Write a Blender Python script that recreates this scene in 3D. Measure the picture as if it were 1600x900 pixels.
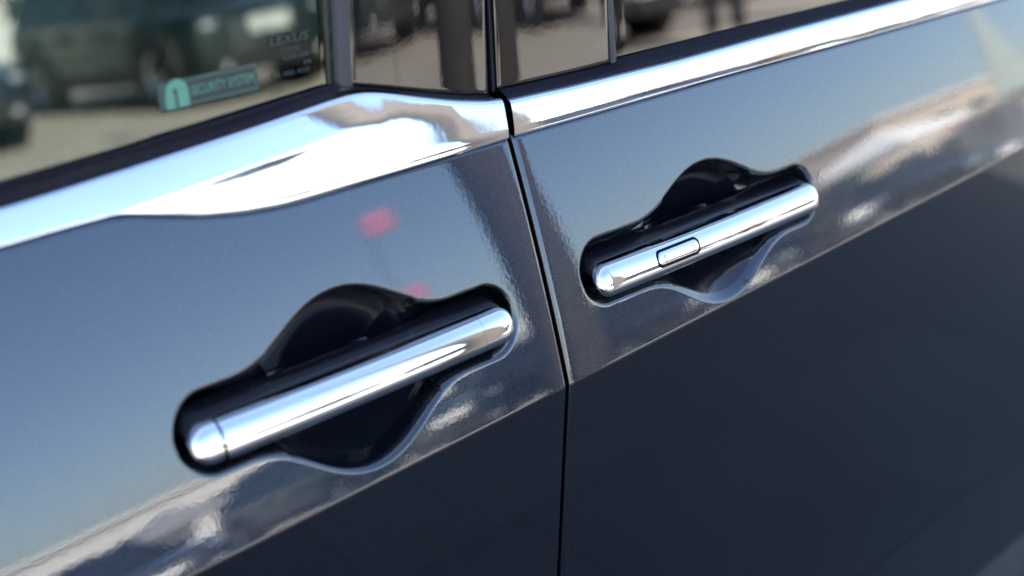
import bpy, bmesh, math, random
import numpy as np
from mathutils import Vector, Matrix

random.seed(4)
S = bpy.context.scene
COL = S.collection
for o in list(bpy.data.objects):
    bpy.data.objects.remove(o)
H = 0.95                      # height of the door crease above the ground (m)

# ------------------------------------------------------------------ camera
cam_d = bpy.data.cameras.new("camera")
cam = bpy.data.objects.new("camera", cam_d)
COL.objects.link(cam)
S.camera = cam
cF = Vector((0.63803744, 0.65790712, -0.40008304))
cR = Vector((0.71786391, -0.69618346, 0.0))
cU = cR.cross(cF)
cC = Vector((-0.64789886, -0.61021873, 0.46277647 + H))
cam.matrix_world = Matrix(((cR.x, cU.x, -cF.x, cC.x), (cR.y, cU.y, -cF.y, cC.y), (cR.z, cU.z, -cF.z, cC.z), (0, 0, 0, 1)))
cam_d.sensor_width = 36.0
cam_d.lens = 2222.0 / 1600.0 * 36.0
cam_d.clip_start = 0.02
cam_d.clip_end = 2000
cam_d.dof.use_dof = True
cam_d.dof.focus_distance = 1.03
cam_d.dof.aperture_fstop = 3.4
cam_d.dof.aperture_blades = 9

# ------------------------------------------------------------------ sky, sun, exposure
SUN_EL, SUN_AZ = math.radians(43), math.radians(-8)
wd = bpy.data.worlds.new("World")
S.world = wd
wd.use_nodes = True
nt = wd.node_tree
nt.nodes.clear()
sky = nt.nodes.new("ShaderNodeTexSky")
sky.sky_type = 'NISHITA'
sky.sun_disc = False
sky.sun_elevation = SUN_EL
sky.sun_rotation = SUN_AZ
sky.air_density = 1.0
sky.dust_density = 1.8
sky.ozone_density = 1.3
bg = nt.nodes.new("ShaderNodeBackground")
bg.inputs[1].default_value = 0.15
ow = nt.nodes.new("ShaderNodeOutputWorld")
nt.links.new(sky.outputs[0], bg.inputs[0])
nt.links.new(bg.outputs[0], ow.inputs[0])
sl = bpy.data.lights.new("sun", 'SUN')
sl.energy = 5.0
sl.angle = math.radians(0.5)
sl.color = (1.0, 0.95, 0.87)
sun = bpy.data.objects.new("sun", sl)
COL.objects.link(sun)
sdir = Vector((math.sin(SUN_AZ) * math.cos(SUN_EL), math.cos(SUN_AZ) * math.cos(SUN_EL), math.sin(SUN_EL)))
sun.rotation_euler = (-sdir).to_track_quat('-Z', 'Y').to_euler()
sun.location = sdir * 30
S.view_settings.view_transform = 'Standard'
S.view_settings.look = 'None'
S.view_settings.gamma = 1
S.view_settings.use_curve_mapping = False
S.view_settings.exposure = 2.15


# ------------------------------------------------------------------ materials
def mat(name, color, rough=0.5, metal=0.0, coat=0.0, coat_rough=0.02, spec=0.5, var=0.0, var_scale=8.0,
        bump=0.0, bump_scale=100.0, bump_dist=0.001, alpha_noise=None, coat_ior=1.5, detail=3.0, coat_bump=True):
    m = bpy.data.materials.new(name)
    m.use_nodes = True
    n, l = m.node_tree.nodes, m.node_tree.links
    p = n["Principled BSDF"]
    p.inputs["Base Color"].default_value = (*color, 1)
    p.inputs["Roughness"].default_value = rough
    p.inputs["Metallic"].default_value = metal
    p.inputs["Coat Weight"].default_value = coat
    p.inputs["Coat Roughness"].default_value = coat_rough
    p.inputs["Coat IOR"].default_value = coat_ior
    p.inputs["Specular IOR Level"].default_value = spec
    tc = n.new("ShaderNodeTexCoord")
    if var > 0:
        nz = n.new("ShaderNodeTexNoise")
        nz.inputs["Scale"].default_value = var_scale
        nz.inputs["Detail"].default_value = detail
        l.new(tc.outputs["Object"], nz.inputs["Vector"])
        r = n.new("ShaderNodeValToRGB")
        r.color_ramp.elements[0].position = 0.3
        r.color_ramp.elements[1].position = 0.7
        r.color_ramp.elements[0].color = (*[c * (1 - var) for c in color], 1)
        r.color_ramp.elements[1].color = (*[min(1, c * (1 + var)) for c in color], 1)
        l.new(nz.outputs["Fac"], r.inputs["Fac"])
        l.new(r.outputs["Color"], p.inputs["Base Color"])
    if bump > 0:
        nb = n.new("ShaderNodeTexNoise")
        nb.inputs["Scale"].default_value = bump_scale
        nb.inputs["Detail"].default_value = 1.5
        l.new(tc.outputs["Object"], nb.inputs["Vector"])
        b = n.new("ShaderNodeBump")
        b.inputs["Strength"].default_value = bump
        b.inputs["Distance"].default_value = bump_dist
        l.new(nb.outputs["Fac"], b.inputs["Height"])
        l.new(b.outputs["Normal"], p.inputs["Normal"])
        if coat > 0 and coat_bump:
            l.new(b.outputs["Normal"], p.inputs["Coat Normal"])
    return m


def paint_material():
    # dark blue-grey metallic lacquer: flakes under a clear coat with fine orange peel
    m = mat("dark_blue_metallic_paint", (0.010, 0.017, 0.034), rough=0.34, metal=0.9, coat=1.0, coat_rough=0.012, coat_ior=1.80)
    n, l = m.node_tree.nodes, m.node_tree.links
    p = n["Principled BSDF"]
    tc = n.new("ShaderNodeTexCoord")
    vo = n.new("ShaderNodeTexVoronoi")
    vo.inputs["Scale"].default_value = 2600
    l.new(tc.outputs["Object"], vo.inputs["Vector"])
    mx = n.new("ShaderNodeMix")
    mx.data_type = 'RGBA'
    mx.inputs[6].default_value = (0.003, 0.006, 0.014, 1)
    mx.inputs[7].default_value = (0.020, 0.030, 0.052, 1)
    sp = n.new("ShaderNodeSeparateColor")
    l.new(vo.outputs["Color"], sp.inputs[0])
    l.new(sp.outputs[0], mx.inputs[0])
    l.new(mx.outputs[2], p.inputs["Base Color"])
    nz = n.new("ShaderNodeTexNoise")
    nz.inputs["Scale"].default_value = 280
    nz.inputs["Detail"].default_value = 2
    l.new(tc.outputs["Object"], nz.inputs["Vector"])
    b = n.new("ShaderNodeBump")
    b.inputs["Strength"].default_value = 0.022
    b.inputs["Distance"].default_value = 0.0006
    l.new(nz.outputs["Fac"], b.inputs["Height"])
    l.new(b.outputs["Normal"], p.inputs["Coat Normal"])
    return m


def glass_material(name, tint, refl_ior=1.52, refl=(1, 1, 1)):
    m = bpy.data.materials.new(name)
    m.use_nodes = True
    n, l = m.node_tree.nodes, m.node_tree.links
    n.clear()
    out = n.new("ShaderNodeOutputMaterial")
    tr = n.new("ShaderNodeBsdfTransparent")
    tr.inputs[0].default_value = (*tint, 1)
    gl = n.new("ShaderNodeBsdfGlossy")
    gl.inputs["Roughness"].default_value = 0.004
    gl.inputs["Color"].default_value = (*refl, 1)
    fr = n.new("ShaderNodeFresnel")
    fr.inputs[0].default_value = refl_ior
    mx = n.new("ShaderNodeMixShader")
    l.new(fr.outputs[0], mx.inputs[0])
    l.new(tr.outputs[0], mx.inputs[1])
    l.new(gl.outputs[0], mx.inputs[2])
    l.new(mx.outputs[0], out.inputs[0])
    return m


PAINT = paint_material()
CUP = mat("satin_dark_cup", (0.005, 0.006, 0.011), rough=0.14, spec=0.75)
CHROME = mat("chrome", (0.80, 0.81, 0.83), rough=0.025, metal=1.0)
BRIGHT = mat("bright_trim", (0.82, 0.83, 0.85), rough=0.04, metal=1.0, bump=0.02, bump_scale=160, bump_dist=0.0005)
BODYBLACK = mat("black_gloss_plastic", (0.006, 0.006, 0.010), rough=0.22, spec=0.5)
PIANO = mat("piano_black_panel", (0.008, 0.007, 0.007), rough=0.5, spec=0.0, coat=1.0, coat_rough=0.008, coat_ior=1.66, bump=0.010, bump_scale=300, bump_dist=0.0007)
RUBBER = mat("black_rubber_seal", (0.007, 0.006, 0.012), rough=0.45, spec=0.14, bump=0.05, bump_scale=500, bump_dist=0.0003)
RUNRUB = mat("grey_glass_run_rubber", (0.030, 0.030, 0.038), rough=0.5, spec=0.4, bump=0.05, bump_scale=400, bump_dist=0.0003)
DARK = mat("dark_cavity", (0.004, 0.004, 0.005), rough=0.8, spec=0.1)
TRIMIN = mat("cabin_lining", (0.035, 0.040, 0.042), rough=0.8, var=0.2, var_scale=30)
SEATMAT = mat("seat_fabric", (0.07, 0.085, 0.085), rough=0.85, var=0.25, var_scale=60)
GLASS_F = glass_material("green_tinted_glass", (0.40, 0.60, 0.52), 1.95, (.90, 1.0, .93))
GLASS_R = glass_material("dark_privacy_glass", (0.06, 0.06, 0.065), 1.9)
GREYMARK = mat("engraved_mark", (0.05, 0.05, 0.055), rough=0.4)
STICK = mat("pale_green_sticker_print", (0.085, 0.225, 0.16), rough=0.6)
STICK2 = mat("green_sticker_border", (0.026, 0.056, 0.043), rough=0.6)
STICKD = mat("dark_sticker_field", (0.012, 0.02, 0.02), rough=0.6)
ETCH = mat("etched_print", (0.03, 0.048, 0.048), rough=0.6)




def add_dust(m, scale, amount):
    n, l = m.node_tree.nodes, m.node_tree.links
    p = n["Principled BSDF"]
    tc = n.new("ShaderNodeTexCoord")
    v = n.new("ShaderNodeTexVoronoi")
    v.inputs["Scale"].default_value = scale
    l.new(tc.outputs["Object"], v.inputs["Vector"])
    sp = n.new("ShaderNodeSeparateColor")
    l.new(v.outputs["Color"], sp.inputs[0])
    gt = n.new("ShaderNodeMath"); gt.operation = 'GREATER_THAN'; gt.inputs[1].default_value = 1 - amount
    l.new(sp.outputs[0], gt.inputs[0])
    lt = n.new("ShaderNodeMath"); lt.operation = 'LESS_THAN'; lt.inputs[1].default_value = 0.16
    l.new(v.outputs["Distance"], lt.inputs[0])
    mu = n.new("ShaderNodeMath"); mu.operation = 'MULTIPLY'
    l.new(gt.outputs[0], mu.inputs[0]); l.new(lt.outputs[0], mu.inputs[1])
    mx = n.new("ShaderNodeMix"); mx.data_type = 'RGBA'
    mx.inputs[6].default_value = p.inputs["Base Color"].default_value
    mx.inputs[7].default_value = (0.16, 0.15, 0.14, 1)
    l.new(mu.outputs[0], mx.inputs[0])
    l.new(mx.outputs[2], p.inputs["Base Color"])


add_dust(RUBBER, 420, .10)
add_dust(BODYBLACK, 480, .06)


# ------------------------------------------------------------------ mesh helpers
ORG = Vector((0, 0, 0))


def obj(name, verts, faces, m, parent=None, normals=None, smooth=True, org=None):
    me = bpy.data.meshes.new(name)
    og = ORG if org is None else org
    v = np.asarray(verts, dtype=float) - np.array(og)
    me.from_pydata(v.tolist(), [], faces if isinstance(faces, list) else faces.tolist())
    me.materials.append(m)
    if smooth:
        me.polygons.foreach_set("use_smooth", [True] * len(me.polygons))
    me.update()
    if normals is not None:
        me.normals_split_custom_set_from_vertices(np.asarray(normals).tolist())
    o = bpy.data.objects.new(name, me)
    COL.objects.link(o)
    if parent is not None:
        o.parent = parent
    return o


def tag(o, label=None, cat=None, group=None, kind=None):
    if label: o["label"] = label
    if cat: o["category"] = cat
    if group: o["group"] = group
    if kind: o["kind"] = kind
    return o


def empty(name, loc, rz=0.0):
    o = bpy.data.objects.new(name, None)
    o.location = loc
    o.rotation_euler = (0, 0, rz)
    o.empty_display_size = 0.2
    COL.objects.link(o)
    return o


def grid_faces(n, m, flip=False, off=0):
    i = np.arange(n - 1)[:, None] * m + np.arange(m - 1)[None, :] + off
    f = np.stack([i, i + 1, i + m + 1, i + m], -1).reshape(-1, 4)
    return f[:, ::-1] if flip else f


def grid_normals(P):
    du = np.gradient(P, axis=1)
    dv = np.gradient(P, axis=0)
    n = np.cross(du, dv)
    n /= np.maximum(np.linalg.norm(n, axis=-1, keepdims=True), 1e-12)
    s = np.sign((n * np.array([0, -1, 0])).sum(-1).mean())
    return n * (s if s != 0 else 1), s


def patch(name, P, m, parent, thick=None, smooth=True):
    """rows x cols x 3 sheet facing -y (world offset by H); optional side flange of depth thick"""
    P = np.array(P, float)
    if thick:
        def grow(Q):
            r = Q.copy()
            r[:, 1] += thick
            return r
        P = np.concatenate([grow(P[0])[None], P, grow(P[-1])[None]], 0)
        l, r = P[:, :1].copy(), P[:, -1:].copy()
        l[..., 1] = np.maximum(l[..., 1], l[..., 1] + thick)
        r[..., 1] = np.maximum(r[..., 1], r[..., 1] + thick)
        P = np.concatenate([l, P, r], 1)
    Q = P.copy()
    Q[..., 2] += H
    f = grid_faces(*P.shape[:2])
    # orientation: outward is -y
    a, b, c = Q[P.shape[0] // 2, P.shape[1] // 2], Q[P.shape[0] // 2, P.shape[1] // 2 - 1], Q[P.shape[0] // 2 - 1, P.shape[1] // 2]
    if np.cross(b - a, c - a)[1] > 0:
        f = f[:, ::-1]
    o = obj(name, Q.reshape(-1, 3), f, m, parent, smooth=smooth)
    if thick and smooth:
        sharp_edges(o, 50)
    return o


def sharp_edges(o, deg):
    me = o.data
    bm = bmesh.new()
    bm.from_mesh(me)
    lim = math.radians(deg)
    for e in bm.edges:
        if len(e.link_faces) == 2 and e.calc_face_angle(0) > lim:
            e.smooth = False
    bm.to_mesh(me)
    bm.free()


def box_geo(bm, x0, x1, y0, y1, z0, z1, bev=0.0):
    vs = [bm.verts.new((x, y, z)) for x in (x0, x1) for y in (y0, y1) for z in (z0, z1)]
    fs = [(0, 1, 3, 2), (4, 6, 7, 5), (0, 4, 5, 1), (2, 3, 7, 6), (0, 2, 6, 4), (1, 5, 7, 3)]
    faces = [bm.faces.new([vs[i] for i in f]) for f in fs]
    if bev > 0:
        es = list({e for f in faces for e in f.edges})
        bmesh.ops.bevel(bm, geom=es, offset=bev, segments=2, affect='EDGES', profile=0.6)


def from_bm(name, bm, m, parent=None, smooth=False):
    me = bpy.data.meshes.new(name)
    bmesh.ops.recalc_face_normals(bm, faces=bm.faces)
    bm.to_mesh(me)
    bm.free()
    me.materials.append(m)
    if smooth:
        me.polygons.foreach_set("use_smooth", [True] * len(me.polygons))
    o = bpy.data.objects.new(name, me)
    COL.objects.link(o)
    if parent is not None:
        o.parent = parent
    if smooth:
        sharp_edges(o, 40)
    return o


def box(name, x0, x1, y0, y1, z0, z1, m, parent=None, bev=0.0, smooth=False):
    bm = bmesh.new()
    box_geo(bm, x0, x1, y0, y1, z0, z1, bev)
    return from_bm(name, bm, m, parent, smooth)


def lathe(name, prof, m, parent, axis='X', at=(0, 0, 0), seg=32):
    """prof: list of (radius, offset along axis)"""
    v, f = [], []
    for (r, d) in prof:
        for k in range(seg):
            a = 2 * math.pi * k / seg
            c, s = r * math.cos(a), r * math.sin(a)
            p = (d, c, s) if axis == 'X' else ((c, d, s) if axis == 'Y' else (c, s, d))
            v.append((p[0] + at[0], p[1] + at[1], p[2] + at[2]))
    n = len(prof)
    for i in range(n - 1):
        for k in range(seg):
            a, b = i * seg + k, i * seg + (k + 1) % seg
            f.append((a, b, b + seg, a + seg))
    o = obj(name, v, f, m, parent, org=(0, 0, 0))
    sharp_edges(o, 40)
    return o


# ------------------------------------------------------------------ body side surface of the car (frame: z measured from the crease at the door gap)
def zc(x): return 0.036 * x + 0.013 * x * x


def prof(w, x):
    a = 0.296 + 0.05 * np.clip(-x, 0, .4) - 0.03 * np.clip(x, 0, .6)
    e = 0.0016
    up = a * w + 0.33 * w * w
    wn = -w
    dn = np.where(wn < .30, 0.035 * wn, 0.035 * .30 + 0.035 * (wn - .30) + 0.35 * (wn - .30) ** 2)
    # rounded crease of a couple of millimetres
    sl_up, sl_dn = a, -0.035
    mid = ((sl_up + sl_dn) / 2) * w + (sl_up - sl_dn) / (4 * e) * (w * w + e * e)
    return np.where(w > e, up, np.where(w < -e, dn, mid))


def body_y(x, z): return prof(z - zc(x), x)


def smoothstep(a, b, t):
    t = np.clip((t - a) / (b - a), 0, 1)
    return t * t * (3 - 2 * t)


def glass_y(z): return 0.0767 + 0.115 * (z - .1975)


# handle recess outline: a long slot joined with a round bowl
REC_F = (-0.1656, 0.0608, 0.130, 0.0222, -0.1691, 0.058, 0.0526, 0.0360, 0.15)
REC_R = (0.1713, 0.0655, 0.1375, 0.0216, 0.1813, 0.0617, 0.0496, 0.0410, 1.0)


def recess_sdf(x, z, prm):
    cx, cz, a, r, bx, bz, R, k = prm[:8]
    s1 = np.hypot(np.maximum(np.abs(x - cx) - (a - r), 0), z - cz) - r
    s2 = np.hypot(x - bx, z - bz) - R
    h = np.maximum(k - np.abs(s1 - s2), 0) / k
    return np.minimum(s1, s2) - h * h * k / 4, s1, s2


def wall(s, D, L, w):
    se = np.where(s < -w, 0, np.where(s > w, s, (s + w) ** 2 / (4 * w)))
    return D * np.sin(np.pi / 2 * np.clip(se / L, 0, 1))


def recess_depth(x, z, prm):
    sd, s1, s2 = recess_sdf(x, z, prm)
    s = -sd
    r = s2 + prm[6]
    slot = wall(s, 0.0215, 0.0115, 0.0030) * (1 - smoothstep(-.004, .024, s1))   # the long groove fades out on the round bowl
    cap = 0.052 * np.sqrt(np.clip(1 - (r / (prm[6] + .013)) ** 2, 0, 1))
    se = np.where(s < -.003, 0, np.where(s > .003, s, (s + .003) ** 2 / .012))
    wl = 0.047 * np.sqrt(np.clip(1 - (1 - np.clip(se / .050, 0, 1)) ** 2, 0, 1) + 1e-9) * np.clip(se / .004, 0, 1) ** .5   # near-hemispherical dish
    soft = 1 - prm[8] * (1 - smoothstep(-.75, -.10, (z - prm[5]) / prm[6]))                       # the lower lip slopes in more gently
    wl = wl * soft + wall(s, 0.046, 0.056, 0.0030) * (1 - soft)
    bowl = np.minimum(wl, cap)
    e = 0.0030 * np.clip(s / .010, 0, 1)
    return 0.5 * (slot + bowl + np.sqrt((slot - bowl) ** 2 + e * e) - e)


FT_LOW = np.array([[-1.2, .186], [-.42, .1845], [-0.3571, 0.1842], [-0.3244, 0.185], [-0.2904, 0.1850], [-0.2672, 0.1792], [-0.2422, 0.173], [-0.2154, 0.1685], [-0.1869, 0.1662], [-0.1606, 0.1662], [-0.1315, 0.1666], [-0.0899, 0.1669], [-0.0475, 0.1676], [0.01, 0.1687]])
FT_FAC = np.array([[-1.2, .186], [-.42, .1845], [-0.3571, 0.1842], [-0.2995, 0.1853], [-0.2561, 0.1893], [-0.1999, 0.1944], [-0.1592, 0.1970], [-0.1244, 0.1993], [-0.0838, 0.2002], [-0.0301, 0.1990], [0.01, 0.1980]])
FT_UP = np.array([[-1.2, .196], [-0.3487, 0.2029], [-0.3155, 0.2046], [-0.2819, 0.2068], [-0.2476, 0.2096], [-0.211, 0.2123], [-0.182, 0.2146], [-0.1495, 0.2172], [-0.1293, 0.2188], [-0.1157, 0.2196], [-0.1029, 0.2177], [-0.093, 0.2148], [-0.0692, 0.2078], [-0.0438, 0.2008], [-0.0155, 0.1950], [0.002, 0.1932]])
RT_LOW = np.array([[-.01, .1690], [0.0607, 0.169], [0.1712, 0.1692], [0.2412, 0.1693], [0.4047, 0.1688], [0.6239, 0.169], [0.8174, 0.1698], [1.6, .172]])
RT_UP = np.array([[-.01, .1928], [0.0056, 0.1926], [0.0622, 0.191], [0.1778, 0.1897], [0.279, 0.1905], [0.468, 0.1908], [0.6463, 0.1928], [1.6, .196]])


def curve(tab, x, sm=0.012):
    """smoothed polyline lookup"""
    x = np.asarray(x, float)
    acc = 0
    for d in (-1, -.6, -.2, .2, .6, 1):
        acc = acc + np.interp(x + d * sm, tab[:, 0], tab[:, 1])
    return acc / 6


GAPW = 0.0016


def build_door_skin(door_name, x0, x1, prm, gap_side, low_tab, parent):
    """skin of a door from x0 to x1, the rounded hem on gap_side, handle recess cut out as its own mesh"""
    cx, a = prm[0], prm[2]
    fine = np.arange(cx - a - .012, cx + a + .012, .0008)
    cols = [fine]
    left = np.linspace(x0, fine[0], max(3, int((fine[0] - x0) / .006)))[:-1]
    right = np.linspace(fine[-1], x1, max(3, int((x1 - fine[-1]) / .006)))[1:]
    r = 0.0034
    ph = np.linspace(0, math.pi / 2, 7)
    hem_d = np.concatenate([r * (1 - np.cos(ph)), [r + .012]])
    hem_x = np.concatenate([r * np.sin(ph), [r]])
    if gap_side > 0:
        right = right[right < x1 - r - .0005]
        X = np.concatenate([left, fine, right, x1 - r + hem_x])
        D = np.concatenate([np.zeros(len(left) + len(fine) + len(right)), hem_d])
    else:
        left = left[left > x0 + r + .0005]
        X = np.concatenate([(x0 + r - hem_x)[::-1], left, fine, right])
        D = np.concatenate([hem_d[::-1], np.zeros(len(left) + len(fine) + len(right))])
    wl = np.concatenate([-np.linspace(.66, .012, 60), [-.008, -.005, -.0036, -.0028, -.0022, -.0017, -.0012, -.0007, -.0002, .0003, .0008, .0013, .0018, .0023, .0029, .0036]])
    tu = np.linspace(0, 1, 215)[1:]
    zt = curve(low_tab, X) + .0006 - zc(X)
    rr = .0032
    n_lo = len(wl)
    W = np.zeros((n_lo + len(tu), len(X)))
    W[:n_lo] = wl[:, None]
    W[n_lo:] = .0036 + tu[:, None] * (zt[None, :] - rr - .0036)
    dtop = np.zeros_like(W)
    top_w, top_d = [], []
    for q in np.linspace(0, math.pi / 2, 6)[1:]:
        top_w.append(zt - rr + rr * math.sin(q))
        top_d.append(np.full(len(X), rr * (1 - math.cos(q))))
    top_w.append(zt)
    top_d.append(np.full(len(X), rr + .010))
    W = np.concatenate([W, np.array(top_w)], 0)
    dtop = np.concatenate([dtop, np.array(top_d)], 0)
    XX = np.repeat(X[None], len(W), 0)
    ZZ = W + zc(XX)
    Y = prof(W, XX) + D[None] + dtop + recess_depth(XX, ZZ, prm)
    P = np.stack([XX, Y, ZZ + H], -1)
    N, s = grid_normals(P)
    n, m = W.shape
    F = grid_faces(n, m)
    a0, b0, c0 = P[n // 2, 5], P[n // 2, 6], P[n // 2 + 1, 5]
    if np.cross(b0 - a0, c0 - a0)[1] > 0:
        F = F[:, ::-1]
    V = P.reshape(-1, 3)
    N = N.reshape(-1, 3)
    sd = recess_sdf(XX, ZZ, prm)[0].reshape(-1)
    inner = (sd[F].mean(1) < -.0040)
    res = []
    for sel, nm in ((~inner, door_name), (inner, "handle_recess")):
        f = F[sel]
        used = np.unique(f)
        mp = np.full(len(V), -1)
        mp[used] = np.arange(len(used))
        res.append(obj(nm, V[used], mp[f], PAINT if nm == door_name else CUP, parent if nm == door_name else res[0], normals=N[used]))
    return res[0]


# ------------------------------------------------------------------ the car
ORG = Vector((0.2, 0.95, 0))
car = empty("car", ORG)
tag(car, "dark blue-grey metallic car with bright chrome belt trim and chrome door handles in recessed bowls", "car")


def up_handle(kind, cx, cz, a, hz, ye, b, door):
    tilt = 0.30

    def outline_h(x):
        e = np.clip((np.abs(x - cx) - (a - hz)) / hz, 0, 1)
        return hz * np.sqrt(np.maximum(1 - e ** 2.15, 0))

    def bulge(x):
        e = np.clip((np.abs(x - cx) - (a - hz)) / hz, 0, 1)
        return b * np.sqrt(np.maximum(1 - e ** 3, 0)) * (1 - 0.25 * ((x - cx) / a) ** 2)

    def surf(x, q):
        h = outline_h(x)
        sn, cs = np.sin(q * math.pi / 2), np.maximum(np.cos(q * math.pi / 2), 0)
        z = cz + h * np.sign(sn) * np.abs(sn) ** 0.80
        y = ye - bulge(x) * cs ** 0.80 + tilt * (z - cz)
        return np.stack([x, y, z], -1)

    def shell(x0, x1, name, inset=0.0, cut_l=0.0, fine=True):
        nx, nq = 140 if x1 - x0 > .06 else 50, 29
        t = np.linspace(0, 1, nx)
        if x0 <= cx - a + 1e-6 or x1 >= cx + a - 1e-6:        # dense towards the rounded ends
            k = 1 - np.cos(t * math.pi / 2) if x0 <= cx - a + 1e-6 else np.sin(t * math.pi / 2)
            t = 0.75 * k + 0.25 * t if x1 - x0 > .06 else k
        q = np.linspace(-1, 1, nq)
        T, Q = np.meshgrid(t, q)
        lo = x0 + cut_l * np.clip(-Q, 0, 1) ** 3
        X = lo + (x1 - lo) * T
        X = np.clip(X, cx - a + 1e-5, cx + a - 1e-5)
        P = surf(X, Q)
        P[..., 1] += inset
        return patch(name, P, CHROME, handle, thick=0.0022)

    # painted body behind the bright strip
    nx = 120
    t = np.sin(np.linspace(-math.pi / 2, math.pi / 2, nx))
    X = cx + (a - .0006) * t
    rows = []
    for k, (d, g) in enumerate([(0.0013, -.0006), (.0022, .0004), (.0040, .0016), (.0075, .0030), (.0115, .0040), (.0145, .0036), (.016, .001)]):
        rows.append((d, g))
    deep = 0.010 * smoothstep(.35, .75, np.abs(X - cx) / a)
    loops = []
    for d, g in rows:
        h = outline_h(X)
        hh = np.maximum(h + g * (h / hz), 0)
        dd = d + deep * (d / .016) ** 1.5
        loops.append((hh, dd))
    top = [np.stack([X, ye + dd + tilt * hh, cz + hh], -1) for hh, dd in loops]
    bot = [np.stack([X, ye + dd - tilt * hh, cz - hh], -1) for hh, dd in loops]
    P = np.array([top[k] for k in range(len(top) - 1, -1, -1)] + [bot[k] for k in range(len(bot))])
    Q = P.copy()
    Q[..., 2] += H
    n, m = P.shape[:2]
    F = grid_faces(n, m)
    wrap = np.array([[(n - 1) * m + i, (n - 1) * m + i + 1, i + 1, i] for i in range(m - 1)])
    F = np.concatenate([F, wrap])
    handle = obj("door_handle", Q.reshape(-1, 3), F[:, ::-1], BODYBLACK, door)
    bm = bmesh.new()
    bm.from_mesh(handle.data)
    bmesh.ops.recalc_face_normals(bm, faces=bm.faces)
    bm.to_mesh(handle.data)
    bm.free()
    sharp_edges(handle, 48)
    return handle, shell, surf, outline_h, bulge


def rounded_rect_patch(name, x0, x1, z0, z1, r, surf_y, off, m, parent, hole=None, thick=0.0):
    """rounded rectangle lying on the surface y = surf_y(x, z) - off, or a ring when hole is given"""
    def outline(x0, x1, z0, z1, r, k=8):
        pts = []
        for cx_, cz_, a0 in ((x1 - r, z1 - r, 0), (x0 + r, z1 - r, 90), (x0 + r, z0 + r, 180), (x1 - r, z0 + r, 270)):
            for i in range(k + 1):
                a = math.radians(a0 + 90 * i / k)
                pts.append((cx_ + r * math.cos(a), cz_ + r * math.sin(a)))
        return np.array(pts)
    o = outline(x0, x1, z0, z1, r)
    c = np.array([(x0 + x1) / 2, (z0 + z1) / 2])
    rings = []
    if hole is not None:
        inn = outline(x0 + hole, x1 - hole, z0 + hole, z1 - hole, max(r - hole, .0004))
        for t in np.linspace(0, 1, 5):
            rings.append(o * (1 - t) + inn * t)
    else:
        e = outline(x0 + .0006, x1 - .0006, z0 + .0006, z1 - .0006, max(r - .0006, .0003))
        rings.append(o)
        rings.append(e)
        sp = np.array([[c[0] + (p[0] - c[0]), c[1]] for p in e])
        xl, xr = x0 + r, x1 - r
        sp[:, 0] = np.clip(e[:, 0], xl, xr)
        for t in (.25, .5, .75, 1.0):
            rings.append(e * (1 - t) + sp * t)
    V, n = [], len(o)
    for i, ring in enumerate(rings):
        for p in ring:
            d = off
            if hole is None and i == 0:
                d = off - thick
            V.append((p[0], surf_y(p[0], p[1]) - d, p[1] + H))
    F = []
    for i in range(len(rings) - 1):
        for k in range(n):
            F.append((i * n + k, i * n + (k + 1) % n, (i + 1) * n + (k + 1) % n, (i + 1) * n + k))
    return obj(name, V, F, m, parent)


def build_trim(name, low, up, fac, x0, x1, parent, slopes, lean0=0.0, lean1=0.0):
    """bright belt moulding: face slope goes from slopes[0..1] (below the facet) to slopes[2] above it; rounded lip on top"""
    nx, nv = 360, 64
    X = np.linspace(x0, x1, nx)
    zl, zu = curve(low, X, .006), curve(up, X, .007)
    zf = np.minimum(curve(fac, X, .008), zu - .0015) if fac is not None else zl - .05
    zf = np.maximum(zf, zl - .002)
    lip = 0.0030
    v = np.linspace(0, 1, nv) ** 1.0
    Z = zl[None] + (zu - zl)[None] * v[:, None]
    tl = (Z - zl[None]) / np.maximum((zu - zl)[None], 1e-6)
    if fac is not None:       # hollow lower facet: steep under the break line, turning up towards its lower edge
        tt = np.clip((Z - zl[None]) / np.maximum(zf - zl, .004)[None], 0, 1)
        hi = np.interp(X, [-.30, -.16, -.09, -.03], [slopes[0], slopes[0] + 2, slopes[1] - 4, slopes[1]])[None]
        lo_ = np.interp(X, [-.30, -.10], [slopes[1] - 6, slopes[1]])[None]
        lowdeg = lo_ + (hi - lo_) * smoothstep(.30, 1.0, tt) - 17 * (1 - smoothstep(.02, .34, tt))
    if fac is not None:
        bw = np.interp(X, [-.3, -.17, -.10, -.04], [.0012, .0020, .012, .030])[None]
        k = smoothstep(-.5, .5, (Z - zf[None]) / bw)
        upd = slopes[2] + (slopes[3] - slopes[2]) * np.clip((Z - zf[None]) / .03, 0, 1)
        deg = lowdeg * (1 - k) + upd * k
    else:
        deg = slopes[0] + (slopes[1] - slopes[0]) * tl
    dist = (zu[None] - Z)
    edge = np.clip(1 - dist / lip, 0, 1)
    deg = deg + (66 - deg) * edge ** 1.2
    dlow = Z - zl[None]
    edge2 = np.clip(1 - dlow / .0018, 0, 1)
    deg = deg - 45 * edge2
    dz = np.gradient(Z, axis=0)
    sl_ = np.tan(np.radians(deg)) * dz
    Y = np.cumsum(sl_, 0) - sl_[0]
    Y = Y + (body_y(X, zl) - .0012)[None]
    XX = np.repeat(X[None], nv, 0) + lean0 * (1 - np.linspace(0, 1, nx))[None] * (v[:, None] - .5) + lean1 * np.linspace(0, 1, nx)[None] ** 8 * (v[:, None] - .5)
    P = np.stack([XX, Y, Z], -1)
    top = np.stack([P[-1, :, 0], P[-1, :, 1], P[-1, :, 2]], -1)
    patch(name, P, BRIGHT, parent, thick=.005)
    return top


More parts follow.
